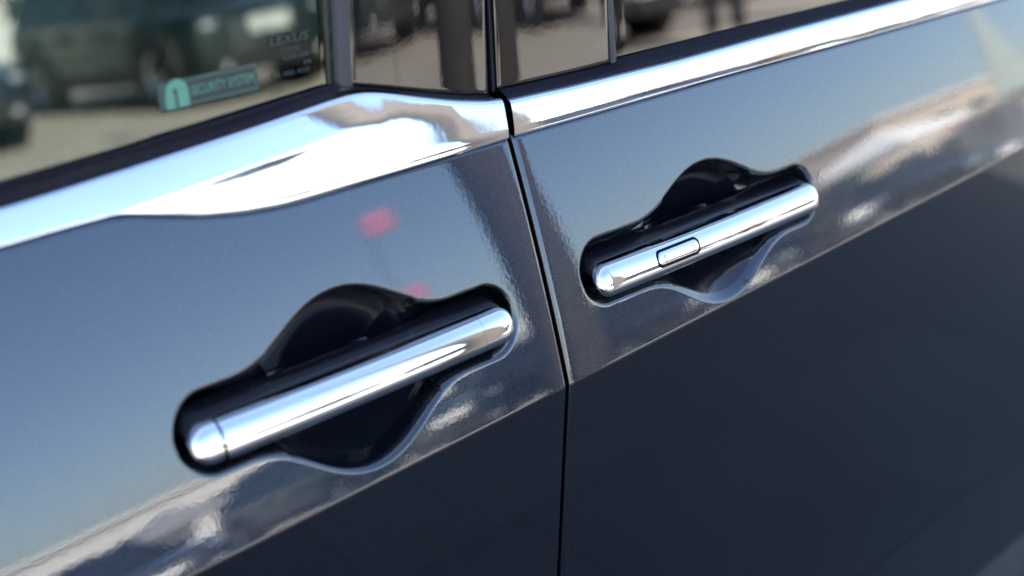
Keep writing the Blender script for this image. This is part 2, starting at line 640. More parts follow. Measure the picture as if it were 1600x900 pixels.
# ---- front door
front = build_door_skin("front_door", -1.15, -GAPW, REC_F, +1, FT_LOW, car)
top_f = build_trim("belt_trim", FT_LOW, FT_UP, FT_FAC, -1.15, -.0019, front, (9, 22, 26, 32), lean1=.0035)
h, shell, surf, oh, bulge = up_handle("front", -.1686, .0600, .1246, .0116, .0145, .0105, front)
shell(-.1686 - .1246, -.2764, "handle_cap", inset=.0014)
shell(-.2752, -.0745, "handle_strip", cut_l=.006)
shell(-.0741, -.1686 + .1246, "handle_cap", inset=.0002)

# ---- rear door
rear = build_door_skin("rear_door", GAPW, 1.45, REC_R, -1, RT_LOW, car)
top_r = build_trim("belt_trim", RT_LOW, RT_UP, None, .0036, 1.45, rear, (9, 22), lean0=.002)
hcx, hcz, ha, hh_ = .1746, .0612, .1338, .0116
h2, shell, surf, oh, bulge = up_handle("rear", hcx, hcz, ha, hh_, .0150, .0105, rear)
shell(hcx - ha, hcx + ha, "handle_strip")


def hy(x, z):
    hgt = hh_
    sn = min(1, abs(z - hcz) / hgt) ** 1.25
    return .0150 - .0105 * (1 - .25 * ((x - hcx) / ha) ** 2) * math.sqrt(1 - sn * sn) ** .80 + .30 * (z - hcz)


BX0, BX1, BZ0, BZ1 = .0990, .1460, .0587, .0697
rounded_rect_patch("button_surround", BX0 - .0006, BX1 + .0006, BZ0 - .0006, BZ1 + .0006, .0046, hy, .00012, DARK, h2)
rounded_rect_patch("lock_button", BX0 + .0010, BX1 - .0010, BZ0 + .0010, BZ1 - .0010, .0040, hy, .0006, CHROME, h2, thick=.0005)


def stroke(name, pts, wdt, surf_y, off, m, parent, closed=False):
    V, F = [], []
    segs = list(zip(pts[:-1], pts[1:])) + ([(pts[-1], pts[0])] if closed else [])
    for (x0, z0), (x1, z1) in segs:
        d = np.array([x1 - x0, z1 - z0])
        L = np.linalg.norm(d)
        d /= L
        nn = np.array([-d[1], d[0]]) * wdt / 2
        i = len(V)
        for t in np.linspace(0, 1, 5):
            c = np.array([x0, z0]) + d * L * t
            for sgn in (-1, 1):
                q = c + sgn * nn
                V.append((q[0], surf_y(q[0], q[1]) - off, q[1] + H))
        for k in range(4):
            F.append((i + 2 * k, i + 2 * k + 1, i + 2 * k + 3, i + 2 * k + 2))
    return obj(name, V, F, m, parent)


zc_b = (BZ0 + BZ1) / 2
stroke("arrow_mark", [(BX0 + .0085, zc_b + .0022), (BX0 + .0042, zc_b), (BX0 + .0085, zc_b - .0022)], .0004, hy, .00075, GREYMARK, h2, True)
stroke("arrow_mark", [(BX1 - .0085, zc_b + .0022), (BX1 - .0042, zc_b), (BX1 - .0085, zc_b - .0022)], .0004, hy, .00075, GREYMARK, h2, False)

# ---- belt seals between trim and glass
FUP = np.array([[-1.3, .2085], [-0.3519, 0.2157], [-0.2853, 0.2183], [-0.2111, 0.2224], [-0.1722, 0.2246], [-0.1336, 0.2266], [-.120, .2232], [-0.1181, 0.2224], [-0.094, 0.2165], [-0.0625, 0.2082], [-0.0293, 0.2002], [-0.0062, 0.1957], [.002, .1950]])
RUPS = np.array([[-.01, .1972], [0.0042, 0.1972], [0.0587, 0.1959], [0.12, 0.1946], [.1236, .1966], [0.1895, 0.1964], [0.3118, 0.1962], [0.432, 0.1951], [0.5944, 0.194], [1.6, .196]])


def belt_seal(top, up, x0, x1, parent):
    X = np.linspace(x0, x1, 240)
    zb = np.interp(X, top[:, 0], top[:, 2])
    yb = np.interp(X, top[:, 0], top[:, 1])
    zu = curve(up, X, .0025)
    yu = glass_y(zu)
    rows = []
    for t, dy, dzz in ((0, .002, -.0035), (0, .0012, -.0010), (.12, .0006, .0004), (.5, -.0004, .0003), (.86, -.0012, .0002), (.96, -.0009, .0004), (1, .0008, .0006), (1, .004, -.002)):
        rows.append(np.stack([X, yb + (yu - yb) * t + dy, zb + (zu - zb) * t + dzz], -1))
    return patch("belt_seal", rows, RUBBER, parent)


belt_seal(top_f, FUP, -1.15, -.0045, front)
belt_seal(top_r, RUPS, .0052, 1.45, rear)

# ---- upper part: glass, glass runs, glossy pillar panels (leaning a little rearward)
ZT = .62
def lean(x, z, k): return x + k * (z - .2)


def panel(name, xl, xr, kl, kr, low, m, parent, off=0.0, bulge=0.0, twist=0.0, upright=0.0, thick=.003, nz=60, nx=30, edge=.0005, ztop=ZT):
    v = np.linspace(0, 1, nz) ** 1.6
    u = np.concatenate([[0, .004, .012, .03], np.linspace(.06, .94, nx), [.97, .988, .996, 1]])
    zl_l = low(xl)
    P = np.zeros((nz, len(u), 3))
    for j, uu in enumerate(u):
        xb = xl + (xr - xl) * uu
        z0 = float(low(xb))
        z = z0 + (ztop - z0) * v
        x = (xl + kl * (z - .2)) * (1 - uu) + (xr + kr * (z - .2)) * uu
        ed = edge * max(0, 1 - min(uu, 1 - uu) * (xr - xl) / .0015) ** 2
        y = glass_y(z) + off + ed - bulge * (1 - (2 * uu - 1) ** 2) - .000 * z
        y = y + twist * (.5 - uu) - upright * (z - z0)
        y = y + edge * np.clip(1 - (z - z0) / .0015, 0, 1) ** 2
        P[:, j] = np.stack([x, y, z], -1)
    return patch(name, P, m, parent, thick=thick)


flow = lambda x: curve(FUP, x, .0025)
rlow = lambda x: curve(RUPS, x, .0025)
gl1 = panel("window_glass", -1.15, -.1300, .2, .094, lambda x: flow(x) - .004, GLASS_F, front, off=.0040, thick=.0045, nx=40, edge=.0004, bulge=.002)
panel("glass_run", -.1300, -.1190, .094, .070, lambda x: flow(-.125) - .003, RUNRUB, front, off=-.0004, thick=.012, nx=8, bulge=.0004)
panel("pillar_panel", -.1178, -.0058, .070, .062, lambda x: flow(x) + .0010, PIANO, front, off=.0002, bulge=.0009, twist=.0026, upright=.017)
panel("door_edge_seal", -.0055, -.0028, .062, .060, lambda x: flow(x) - .001, RUBBER, front, off=.0012, nx=4, bulge=.0006, edge=.0003)
panel("door_edge_seal", .0014, .0042, .04, .04, lambda x: rlow(x) - .001, RUBBER, rear, off=.0014, nx=4, bulge=.0006, edge=.0003)
panel("pillar_panel", .0046, .1186, .038, .0, lambda x: rlow(x) + .0010, PIANO, rear, off=-.0003, bulge=.0010, upright=.017)
panel("glass_run", .1192, .1250, -.006, -.004, lambda x: rlow(.118) - .0008, RUNRUB, rear, off=-.0012, thick=.010, nx=6, bulge=.0005)
panel("window_glass", .1256, 1.45, -.004, .05, lambda x: rlow(x) - .004, GLASS_R, rear, off=.0035, thick=.0045, nx=40, edge=.0004, bulge=.003)

# ---- pillar sheets behind the gaps, coloured near black to stand in for gap shade
def cavity(name, x0, x1, z0, z1, dy, m, parent, upper=False):
    X = np.linspace(x0, x1, 12)
    Z = np.linspace(z0, z1, 50)
    XX, ZZ = np.meshgrid(X, Z)
    Y = (glass_y(ZZ) if upper else np.maximum(prof(ZZ - zc(XX), XX), 0)) + dy
    return patch(name, np.stack([XX, Y, ZZ], -1), m, parent)


cavity("pillar_shade_sheet", -.055, .060, -.62, .165, .018, DARK, car)
cavity("pillar_shade_sheet", -.115, .118, .160, ZT, .016, DARK, car, True)

# ---- sticker and print on the front glass (inner face reads through, kept legible from outside)
def glass_front_y(x, z):
    u = (x + 1.15) / 1.02
    return float(glass_y(z)) + .0040 - .002 * (1 - (2 * u - 1) ** 2)


def gp(x, z): return glass_front_y(x, z)


st = rounded_rect_patch("security_sticker", -.2510, -.1835, .2325, .2485, .0012, gp, .0004, STICK2, gl1)
st["label"] = "pale green security sticker with a padlock sign"
rounded_rect_patch("sticker_field", -.2315, -.1862, .2354, .2460, .0004, gp, .0006, STICKD, gl1)
# padlock emblem: rounded body with an arched top, dark keyhole
pts = [(-.2468, .2330), (-.2318, .2330), (-.2312, .2400)] + [(-.2390 + .0076 * math.cos(a), .2415 + .0080 * math.sin(a)) for a in np.linspace(0, math.pi, 12)] + [(-.2470, .2400)]
V = [(x, gp(x, z) - .0008, z + H) for x, z in pts]
lockm = obj("padlock_sign", V, [list(range(len(V)))], STICK, gl1, smooth=False)
pts = [(-.2403 + .0013 * math.cos(a), .2428 + .0015 * math.sin(a)) for a in np.linspace(0, 2 * math.pi, 12, endpoint=False)]
obj("keyhole_mark", [(x, gp(x, z) - .0010, z + H) for x, z in pts], [list(range(12))], STICKD, gl1, smooth=False)
obj("keyhole_slot", [(x, gp(x, z) - .0010, z + H) for x, z in [(-.2408, .2335), (-.2390, .2335), (-.2393, .2418), (-.2405, .2418)]], [[0, 1, 2, 3]], STICKD, gl1, smooth=False)


def text_on_glass(name, body, x0, z0, size, m, parent, width=None, shear=0.0):
    c = bpy.data.curves.new(name, 'FONT')
    c.body = body
    c.size = size
    c.shear = shear
    tmp = bpy.data.objects.new(name, c)
    COL.objects.link(tmp)
    bpy.context.view_layer.update()
    me = bpy.data.meshes.new_from_object(tmp.evaluated_get(bpy.context.evaluated_depsgraph_get()))
    bpy.data.objects.remove(tmp)
    co = np.array([v.co[:] for v in me.vertices])
    sx = 1.0 if width is None else width / max(co[:, 0].max(), 1e-6)
    for v in me.vertices:
        x = x0 + v.co.x * sx
        z = z0 + v.co.y
        v.co = Vector((x, gp(x, z) - .0009, z + H)) - ORG
    me.materials.clear()
    me.materials.append(m)
    o = bpy.data.objects.new(name, me)
    COL.objects.link(o)
    o.parent = parent
    return o


text_on_glass("sticker_lettering", "SECURITY SYSTEM", -.2300, .2382, .0082, STICK, gl1, width=.0430)
text_on_glass("etched_lettering", "LEXUS", -.1735, .2565, .0072, ETCH, gl1, width=.030, shear=.25)
for k, (tx, zz, ww, xx) in enumerate([("TEMPERED", .2515, .016, -.167), ("43R-00", .2468, .020, -.1655), ("E6", .2420, .006, -.150), ("M 302 AS2", .2375, .027, -.173)]):
    text_on_glass("etched_lettering", tx, xx, zz, .0036, ETCH, gl1, width=ww)

# ---- the rest of the car body, outside the frame
def side_panel(name, x0, x1, m):
    X = np.linspace(x0, x1, 24)
    W = np.concatenate([-np.linspace(.66, .01, 24), np.linspace(-.002, .002, 5), np.linspace(.006, .17, 20)])
    XX, WW = np.meshgrid(X, W)
    bend = .22 * np.maximum(-1.2 - XX, 0) ** 2 + .18 * np.maximum(XX - 1.6, 0) ** 2
    Y = prof(WW, XX) + bend
    return patch(name, np.stack([XX, Y, WW + zc(XX) * 0 + np.interp(XX, [-2, 0, 1.5, 3], [zc(-1.15), 0, zc(1.2), zc(1.45)])], -1), m, car, thick=.02)


side_panel("front_wing", -2.0, -1.156, PAINT)
side_panel("rear_quarter", 1.456, 2.7, PAINT)
bm = bmesh.new()
box_geo(bm, -1.3, 2.75, .08, 1.82, .92 + .62, 1.92, .12)
bmesh.ops.translate(bm, vec=-ORG, verts=bm.verts)
from_bm("roof", bm, PAINT, car, True)
for nm, bx in (("floor_pan", (-2.0, 2.7, .06, 1.86, .25, .42)), ("far_side", (-2.0, 2.7, 1.80, 1.88, .42, 1.14)), ("bulkhead", (-1.35, -1.2, .10, 1.80, .42, 1.05)),
               ("tailgate", (2.66, 2.74, .16, 1.74, .42, 1.55)), ("bonnet", (-2.0, -1.35, .16, 1.74, .86, 1.05)), ("door_lining", (-1.1, 1.4, .13, .16, .45, 1.13)),
               ("dashboard", (-1.2, -.86, .14, 1.76, .75, 1.12))):
    b = list(bx)
    bm = bmesh.new()
    box_geo(bm, *b, .012)
    bmesh.ops.translate(bm, vec=-ORG, verts=bm.verts)
    from_bm(nm, bm, PAINT if nm in ("far_side", "tailgate", "bonnet") else TRIMIN, car, True)
for x in (-1.25, -.02, 1.5, 2.68):
    bm = bmesh.new()
    box_geo(bm, x - .05, x + .05, 1.76, 1.86, 1.13, 1.58, .01)
    bmesh.ops.translate(bm, vec=-ORG, verts=bm.verts)
    from_bm("far_pillar", bm, DARK, car, True)


def seat(x, y):
    bm = bmesh.new()
    box_geo(bm, -.25, .27, -.24, .24, .0, .18, .05)
    vs0 = set(bm.verts)
    box_geo(bm, .17, .32, -.24, .24, .16, .80, .05)
    new = [v for v in bm.verts if v not in vs0]
    bmesh.ops.transform(bm, matrix=Matrix.Shear('XY', 4, (0.25, 0)), verts=new) if False else None
    for v in new:
        v.co.x += .50 * (v.co.z - .16)
    vs1 = set(bm.verts)
    box_geo(bm, .40, .50, -.13, .13, .84, 1.02, .035)
    bmesh.ops.translate(bm, vec=Vector((x, y, .62)) - ORG, verts=bm.verts)
    from_bm("seat", bm, SEATMAT, car, True)


seat(-.62, .52)
seat(-.45, 1.38)
seat(.75, .52)
TYRE = mat("tyre_rubber", (0.012, 0.012, 0.012), rough=0.75, var=.3, var_scale=40)
RIM = mat("alloy_rim", (0.45, 0.46, 0.48), rough=0.25, metal=0.9)


def wheel(parent, x, y, R, out, name="wheel", wdt=.23, rim_r=.62):
    s = out
    t = lathe(name, [(R * .62, -.5 * wdt * s), (R * .93, -.5 * wdt * s), (R, -.36 * wdt * s), (R, .36 * wdt * s), (R * .94, .48 * wdt * s), (R * rim_r, .5 * wdt * s)], TYRE, parent, 'Y', (x, y, R))
    bm = bmesh.new()
    for k in range(10):
        a = 2 * math.pi * k / 10
        m = Matrix.Rotation(a, 4, 'Y')
        vs0 = set(bm.verts)
        box_geo(bm, -.022, .022, .28 * wdt, .40 * wdt, .02, R * rim_r, .006)
        nv = [v for v in bm.verts if v not in vs0]
        bmesh.ops.transform(bm, matrix=m, verts=nv)
    for v in bm.verts:
        v.co.y *= s
        v.co += Vector((x, y, R))
    from_bm("rim", bm, RIM, t, True)
    lathe("rim_barrel", [(R * (rim_r + .02), .47 * wdt * s), (R * (rim_r - .03), .47 * wdt * s), (R * (rim_r - .06), .1 * wdt * s), (0.001, .08 * wdt * s)], RIM, t, 'Y', (x, y, R))
    return t


wheel(car, -1.55 - ORG.x, .17 - ORG.y, .35, -1)
wheel(car, 1.95 - ORG.x, .17 - ORG.y, .35, -1)
wheel(car, -1.55 - ORG.x, 1.73 - ORG.y, .35, 1)
wheel(car, 1.95 - ORG.x, 1.73 - ORG.y, .35, 1)
ORG = Vector((0, 0, 0))

# ------------------------------------------------------------------ ground
PAVE = mat("warm_paving", (0.46, 0.41, 0.345), rough=0.85, var=.14, var_scale=1.3, bump=.3, bump_scale=60, bump_dist=.002)
SHADE_SLAB = [mat("shade_toned_slab_%s" % n, c, rough=.8, var=.12, var_scale=3.0, bump=.25, bump_scale=70, bump_dist=.002) for n, c in
        (("warm", (0.060, .058, .055)), ("grey", (0.055, .054, .053)), ("pale", (.066, .064, .060)))]  # near slabs toned dark: the car's own shadow is partly put into their colour
g = 1500
gm = bpy.data.meshes.new("ground")
gm.from_pydata([(-g, -g, 0), (g, -g, 0), (g, g, 0), (-g, g, 0)], [], [(0, 1, 2, 3)])
gm.materials.append(PAVE)
ground = bpy.data.objects.new("ground", gm)
COL.objects.link(ground)
tag(ground, kind="structure")
# slabs laid where the door's lower half mirrors them
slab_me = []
for m in SHADE_SLAB:
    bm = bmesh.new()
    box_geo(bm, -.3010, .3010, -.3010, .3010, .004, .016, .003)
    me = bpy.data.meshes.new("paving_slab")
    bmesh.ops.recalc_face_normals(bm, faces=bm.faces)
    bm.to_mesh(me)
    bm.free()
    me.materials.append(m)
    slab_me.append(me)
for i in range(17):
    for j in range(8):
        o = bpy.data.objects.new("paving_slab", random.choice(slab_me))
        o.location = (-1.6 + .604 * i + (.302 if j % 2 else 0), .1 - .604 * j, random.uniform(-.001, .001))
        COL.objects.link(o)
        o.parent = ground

# ------------------------------------------------------------------ cars mirrored in the glass and the paint
CARP = {"green": mat("dark_green_car_paint", (0.010, 0.028, 0.027), rough=.3, metal=.3, coat=1.0, var=.05),
        "black": mat("black_car_paint", (0.010, 0.011, 0.014), rough=.3, metal=.2, coat=1.0),
        "navy": mat("navy_car_paint", (0.012, 0.020, 0.045), rough=.3, metal=.4, coat=1.0)}
CGLASS = mat("parked_car_glass", (0.01, 0.012, 0.014), rough=.03, spec=.6)
PLAS = mat("grey_bumper_plastic", (0.03, 0.03, 0.032), rough=.6)
LAMP = mat("clear_lamp_lens", (0.75, 0.78, 0.8), rough=.06, metal=.6)
PLATE = mat("white_number_plate", (0.78, 0.80, 0.78), rough=.4)


def parked_car(label, loc, rz, paint, name="parked_car", suv=True):
    """nose towards local -y, wheels on the ground; built from lofted stations"""
    root = empty(name, loc, rz)
    tag(root, label, "car", "cars parked across the paving")
    L, Wd = 4.5, .92
    zs = 1.0 if suv else .82
    top = 1.66 if suv else 1.42
    # lower body loft, stations along y (nose at -L/2)
    st = [(-2.25, .70, .42, .78 * zs), (-2.18, .84, .30, .90 * zs), (-1.9, .90, .26, .98 * zs), (-1.0, .92, .25, 1.03 * zs), (0.2, .92, .25, 1.05 * zs), (1.5, .92, .26, 1.06 * zs), (2.05, .88, .30, 1.04 * zs), (2.25, .78, .42, .92 * zs)]
    V, F = [], []
    for (y, w, zb, zt) in st:
        zm = zb + (zt - zb) * .55
        ring = [(0, zb), (w * .8, zb), (w * .96, zb + .08), (w, zm), (w * .97, zt - .06), (w * .86, zt), (0, zt + .03)]
        ring = ring + [(-a, b) for a, b in ring[-2:0:-1]]
        V += [(a, y, b) for a, b in ring]
    n = 12
    for i in range(len(st) - 1):
        for k in range(n):
            F.append((i * n + k, i * n + (k + 1) % n, (i + 1) * n + (k + 1) % n, (i + 1) * n + k))
    F.append(tuple(range(n))[::-1])
    F.append(tuple(range((len(st) - 1) * n, len(st) * n)))
    b = obj("body", V, F, paint, root)
    sharp_edges(b, 38)
    # cabin
    yb0, yb1, yt0, yt1 = -1.15, 2.0, -.45, 1.65
    zb_ = 1.0 * zs
    V = [(-.80, yb0, zb_), (.80, yb0, zb_), (.80, yb1, zb_), (-.80, yb1, zb_), (-.60, yt0, top - .06), (.60, yt0, top - .06), (.60, yt1, top - .06), (-.60, yt1, top - .06)]
    F = [(0, 1, 5, 4), (1, 2, 6, 5), (2, 3, 7, 6), (3, 0, 4, 7)]
    obj("window_glass", V, F, CGLASS, root, smooth=False)
    bm = bmesh.new()
    box_geo(bm, -.63, .63, yt0 - .06, yt1 + .08, top - .07, top, .03)
    from_bm("roof", bm, paint, root, True)
    for sx in (-1, 1):
        for (ya, yb_) in ((yb0, yt0), (.55, .55), (yb1, yt1)):
            P = [(sx * .815, ya - .05, zb_), (sx * .815, ya + .05, zb_), (sx * .615, yb_ + .05, top - .06), (sx * .615, yb_ - .05, top - .06)]
            Q = [(x - sx * .04, y, z) for x, y, z in P]
            obj("pillar", P + Q, [(0, 1, 2, 3), (4, 7, 6, 5), (0, 4, 5, 1), (1, 5, 6, 2), (2, 6, 7, 3), (3, 7, 4, 0)], paint, root, smooth=False)
        bm = bmesh.new()
        bmesh.ops.create_uvsphere(bm, u_segments=20, v_segments=12, radius=1.0, matrix=Matrix.Translation((sx * .65, -2.12, .80 * zs)) @ Matrix.Diagonal((.17, .12, .075, 1)))
        from_bm("headlight", bm, LAMP, root, True)
        bm = bmesh.new()
        bmesh.ops.create_uvsphere(bm, u_segments=16, v_segments=10, radius=1.0, matrix=Matrix.Translation((sx * .60, -2.27, .37)) @ Matrix.Diagonal((.06, .05, .05, 1)))
        from_bm("fog_lamp", bm, LAMP, root, True)
        bm = bmesh.new()
        box_geo(bm, min(sx * .90, sx * 1.08), max(sx * .90, sx * 1.08), -.95, -.72, 1.02 * zs, 1.18 * zs, .04)
        from_bm("door_mirror", bm, paint, root, True)
        bm = bmesh.new()
        box_geo(bm, min(sx * .905, sx * .935), max(sx * .905, sx * .935), -1.1, 1.2, .27, .42, .01)
        from_bm("side_sill", bm, PLAS, root, True)
    bm = bmesh.new()
    for k in range(5):
        box_geo(bm, -.46, .46, -2.275, -2.22, .52 * zs + .06 * k, .545 * zs + .06 * k, .005)
    from_bm("grille", bm, RIM, root, True)
    bm = bmesh.new()
    box_geo(bm, -.72, .72, -2.29, -2.10, .28, .46, .05)
    from_bm("bumper", bm, PLAS, root, True)
    bm = bmesh.new()
    box_geo(bm, -.25, .25, -2.315, -2.275, .66 if suv else .47, .82 if suv else .60, .004)
    from_bm("number_plate", bm, PLATE, root, True)
    R = .37 if suv else .33
    for y in (-1.40, 1.38):
        for sx in (-1, 1):
            t = lathe("wheel", [(R * .6, sx * .70), (R * .92, sx * .70), (R, sx * .74), (R, sx * .89), (R * .93, sx * .935), (R * .62, sx * .94)], TYRE, root, 'X', (0, y, R))
            lathe("rim", [(R * .64, sx * .93), (R * .60, sx * .92), (R * .50, sx * .86), (R * .2, sx * .87), (.001, sx * .90)], RIM, t, 'X', (0, y, R), seg=20)
            lathe("wheel_arch", [(R * 1.22, sx * .78), (R * 1.22, sx * .945), (R * 1.08, sx * .945), (R * 1.08, sx * .78)], PLAS, root, 'X', (0, y, R + .02), seg=24)
    return root


def face(rz): return math.radians(rz)


# ------------------------------------------------------------------ placed surroundings (seen only as reflections in the photograph)
parked_car("dark green off-road car with a white front plate, parked nose on across the paving", (7.75, -13.85, 0), face(180), CARP["green"])
parked_car("black saloon parked nearest to the chrome-trimmed car, ahead of the row", (9.75, -11.0, 0), face(182), CARP["black"], suv=False)
parked_car("navy saloon parked just forward of the dark green off-road car", (4.3, -14.1, 0), face(178), CARP["navy"], suv=False)
parked_car("black off-road car at the forward end of the parked row", (1.4, -14.0, 0), face(181), CARP["black"])
parked_car("navy off-road car parked just rearward of the nearest black saloon", (13.4, -12.6, 0), face(176), CARP["navy"])
parked_car("dark green saloon at the rearward end of the parked row", (16.6, -12.2, 0), face(183), CARP["green"], suv=False)


def tent(label, loc, cloth, skirt, w=3.6, d=3.0, h=2.35, rz=0.0):
    root = empty("market_tent", loc, rz)
    tag(root, label, "tent", "event tents behind the parked cars")
    V = [(-w / 2, -d / 2, h), (w / 2, -d / 2, h), (w / 2, d / 2, h), (-w / 2, d / 2, h), (0, 0, h + .85)]
    lo = [(x * 1.0, y * 1.0, h - .28) for x, y, z in V[:4]]
    F = [(0, 1, 4), (1, 2, 4), (2, 3, 4), (3, 0, 4)] + [(k, 5 + k, 5 + (k + 1) % 4, (k + 1) % 4) for k in range(4)]
    obj("canopy", V + lo, F, cloth, root, smooth=False)
    for x in (-w / 2 + .04, w / 2 - .04):
        for y in (-d / 2 + .04, d / 2 - .04):
            lathe("pole", [(.025, 0), (.025, h - .05)], RIM, root, 'Z', (x, y, 0), seg=8)
    box("back_wall", -w / 2 + .03, w / 2 - .03, -d / 2 + .02, -d / 2 + .05, .05, h - .05, skirt, root)
    box("counter", -w / 2 + .3, w / 2 - .3, d / 2 - .7, d / 2 - .2, .02, .95, skirt, root, .01)
    return root


WHITE = mat("white_tent_canvas", (0.80, 0.80, 0.78), rough=.7)
SALMON = mat("salmon_canvas", (0.50, 0.33, 0.28), rough=.7)
BEIGE = mat("beige_render", (0.55, 0.47, 0.37), rough=.8, var=.1, var_scale=1)
PALE = mat("pale_wall_render", (0.70, 0.69, 0.66), rough=.8, var=.06, var_scale=1)
VIOLET = mat("violet_canvas", (0.16, 0.14, 0.42), rough=.7)
REDSIGN = mat("red_sign_panel", (0.55, 0.03, 0.05), rough=.5)
WINGL = mat("shop_window_glass", (0.02, 0.03, 0.035), rough=.08, spec=.6)
GREENC = mat("green_canvas", (0.05, 0.22, 0.12), rough=.7)
PINK = mat("pink_flag_cloth", (0.52, 0.22, 0.34), rough=.7)
GREYC = mat("grey_canvas", (0.30, 0.31, 0.32), rough=.7)
tents = [("white-roofed event tent with beige back wall, farthest forward", (9.5, -38), WHITE, BEIGE, 2.2),
         ("grey-roofed event tent with white back wall, second from the forward end", (15.0, -37.0), GREYC, WHITE, 1.9),
         ("white-roofed event tent with salmon back wall, third from the forward end", (13.2, -21.5), WHITE, SALMON, 2.35),
         ("white-roofed event tent with violet back wall", (17.2, -20.8), WHITE, VIOLET, 2.1),
         ("salmon-roofed event tent with white back wall, fifth from the forward end", (21.4, -20.0), SALMON, WHITE, 2.3),
         ("white-roofed event tent with green back wall, second from the rearward end", (26.0, -19.0), WHITE, GREENC, 2.5),
         ("beige-roofed event tent with grey back wall, farthest rearward", (31.0, -17.8), BEIGE, GREYC, 2.3)]
for lab, (x, y), a, b, hh in tents:
    tent(lab, (x, y, 0), a, b, h=hh, w=2.9, rz=math.radians(random.uniform(-8, 8)))


def building(label, loc, w, d, h, wallm, nx, rz=0.0, sign=True):
    root = empty("shop_building", loc, rz)
    tag(root, label, "building")
    box("wall", -w / 2, w / 2, -d, 0, 0, h, wallm, root)
    box("roof", -w / 2 - .2, w / 2 + .2, -d - .2, .25, h, h + .25, PALE, root)
    pw = w / nx
    for k in range(nx):
        x = -w / 2 + pw * (k + .5)
        fr = box("window", x - pw * .38, x + pw * .38, .003, .06, .5, 2.5, WINGL, root)
        box("window_frame", x - pw * .42, x + pw * .42, .003, .09, 2.5, 2.62, PALE, fr)
        if h > 4.5:
            box("window", x - pw * .3, x + pw * .3, .003, .05, 3.3, 4.3, WINGL, root)
    if sign:
        box("sign_board", -w * .2, w * .2, .10, .22, 2.75, 3.2, REDSIGN, root)
    return root


building("long low pale shop building behind the tents", (20, -42, 0), 30, 8, 3.6, PALE, 9, 0.0, False)
building("beige shop building beside the long pale one", (52, -33, 0), 22, 8, 5.4, BEIGE, 5, math.radians(-14))
building("low white shop building forward of the long pale one", (-6, -48, 0), 16, 8, 3.4, PALE, 5, math.radians(8), False)

BARK = mat("tree_bark", (0.10, 0.075, 0.055), rough=.9, var=.3, var_scale=8)
LEAF = mat("tree_leaves", (0.055, 0.095, 0.035), rough=.6, var=.4, var_scale=1.5)


def tree(label, loc, h, r):
    root = empty("street_tree", loc)
    tag(root, label, "tree", "street trees behind the tents")
    rng = np.random.default_rng(int(abs(loc[0] * 10)))
    lathe("trunk", [(.16, 0), (.12, h * .3), (.07, h * .6), (.02, h * .9)], BARK, root, 'Z', seg=8)
    V, F = [], []
    for k in range(1500):
        c = rng.normal(size=3)
        c = c / np.linalg.norm(c) * r * rng.uniform(.35, 1) ** .6
        c *= 1 + .25 * math.sin(c[0] * 3 + c[2] * 2)
        c = c * np.array([1, 1, 1.25]) + np.array([0, 0, h * .66])
        a, b2 = rng.normal(size=3), rng.normal(size=3)
        a /= np.linalg.norm(a); b2 -= a * (a @ b2); b2 /= np.linalg.norm(b2)
        s = rng.uniform(.10, .2)
        i = len(V)
        V += [tuple(c - a * s), tuple(c + b2 * s * .5), tuple(c + a * s), tuple(c - b2 * s * .5)]
        F.append((i, i + 1, i + 2, i + 3))
    obj("crown", V, F, LEAF, root, smooth=False)
    return root


tree("small leafy tree between the tents and the long pale shop", (2.0, -44, 0), 3.4, 1.0)
tree("tall leafy tree at the rearward end of the tents", (47, -24, 0), 5.2, 1.5)
tree("round leafy tree near the forward end of the shops", (6, -38, 0), 3.2, 1.4)
tree("slim leafy tree before the beige shop building", (36, -34, 0), 4.0, 1.2)


banner = empty("banner_flag", (4.86, -7.38, 0))
tag(banner, "thin pole with two small pink flags standing on the paving", "flag")
lathe("pole", [(.007, 0), (.006, 3.62), (.001, 3.64)], PLAS, banner, 'Z', seg=8)
for zt in (3.60, 2.54):
    X = np.linspace(.007, .25, 12)
    Z = np.linspace(zt - .30, zt, 10)
    XX, ZZ = np.meshgrid(X, Z)
    P = np.stack([XX, .03 * np.sin(XX * 18 + ZZ * 3), ZZ], -1)
    o = obj("cloth", P.reshape(-1, 3), grid_faces(10, 12), PINK, banner)
    md = o.modifiers.new("thickness", 'SOLIDIFY')
    md.thickness = .002


wflag = empty("banner_flag", (10.75, -6.25, 0))
tag(wflag, "tall pale grey-green banner on a pole beside the nearest black saloon", "flag")
lathe("pole", [(.016, 0), (.012, 3.8), (.001, 3.82)], RIM, wflag, 'Z', seg=8)
XX, ZZ = np.meshgrid(np.linspace(.015, .42, 14), np.linspace(1.5, 3.75, 24))
o = obj("cloth", np.stack([XX, .05 * np.sin(XX * 9 + ZZ * 2.2), ZZ], -1).reshape(-1, 3), grid_faces(24, 14), mat('pale_banner_cloth', (.34, .40, .36), rough=.8), wflag)
md = o.modifiers.new("thickness", 'SOLIDIFY')
md.thickness = .002

# ------------------------------------------------------------------ bystander, and an added stand-in post mirrored at the door gap
def skin_body(name, pts, edges, m, parent, root_i=0, sub=2):
    me = bpy.data.meshes.new(name)
    me.from_pydata([p[:3] for p in pts], edges, [])
    o = bpy.data.objects.new(name, me)
    COL.objects.link(o)
    md = o.modifiers.new("skin", 'SKIN')
    md.use_smooth_shade = True
    o.modifiers.new("sub", 'SUBSURF').levels = sub
    o.modifiers["sub"].render_levels = sub
    for i, p in enumerate(pts):
        d = me.skin_vertices[0].data[i]
        d.radius = (p[3], p[4] if len(p) > 4 else p[3])
        d.use_root = (i == root_i)
    me.materials.append(m)
    o.parent = parent
    return o


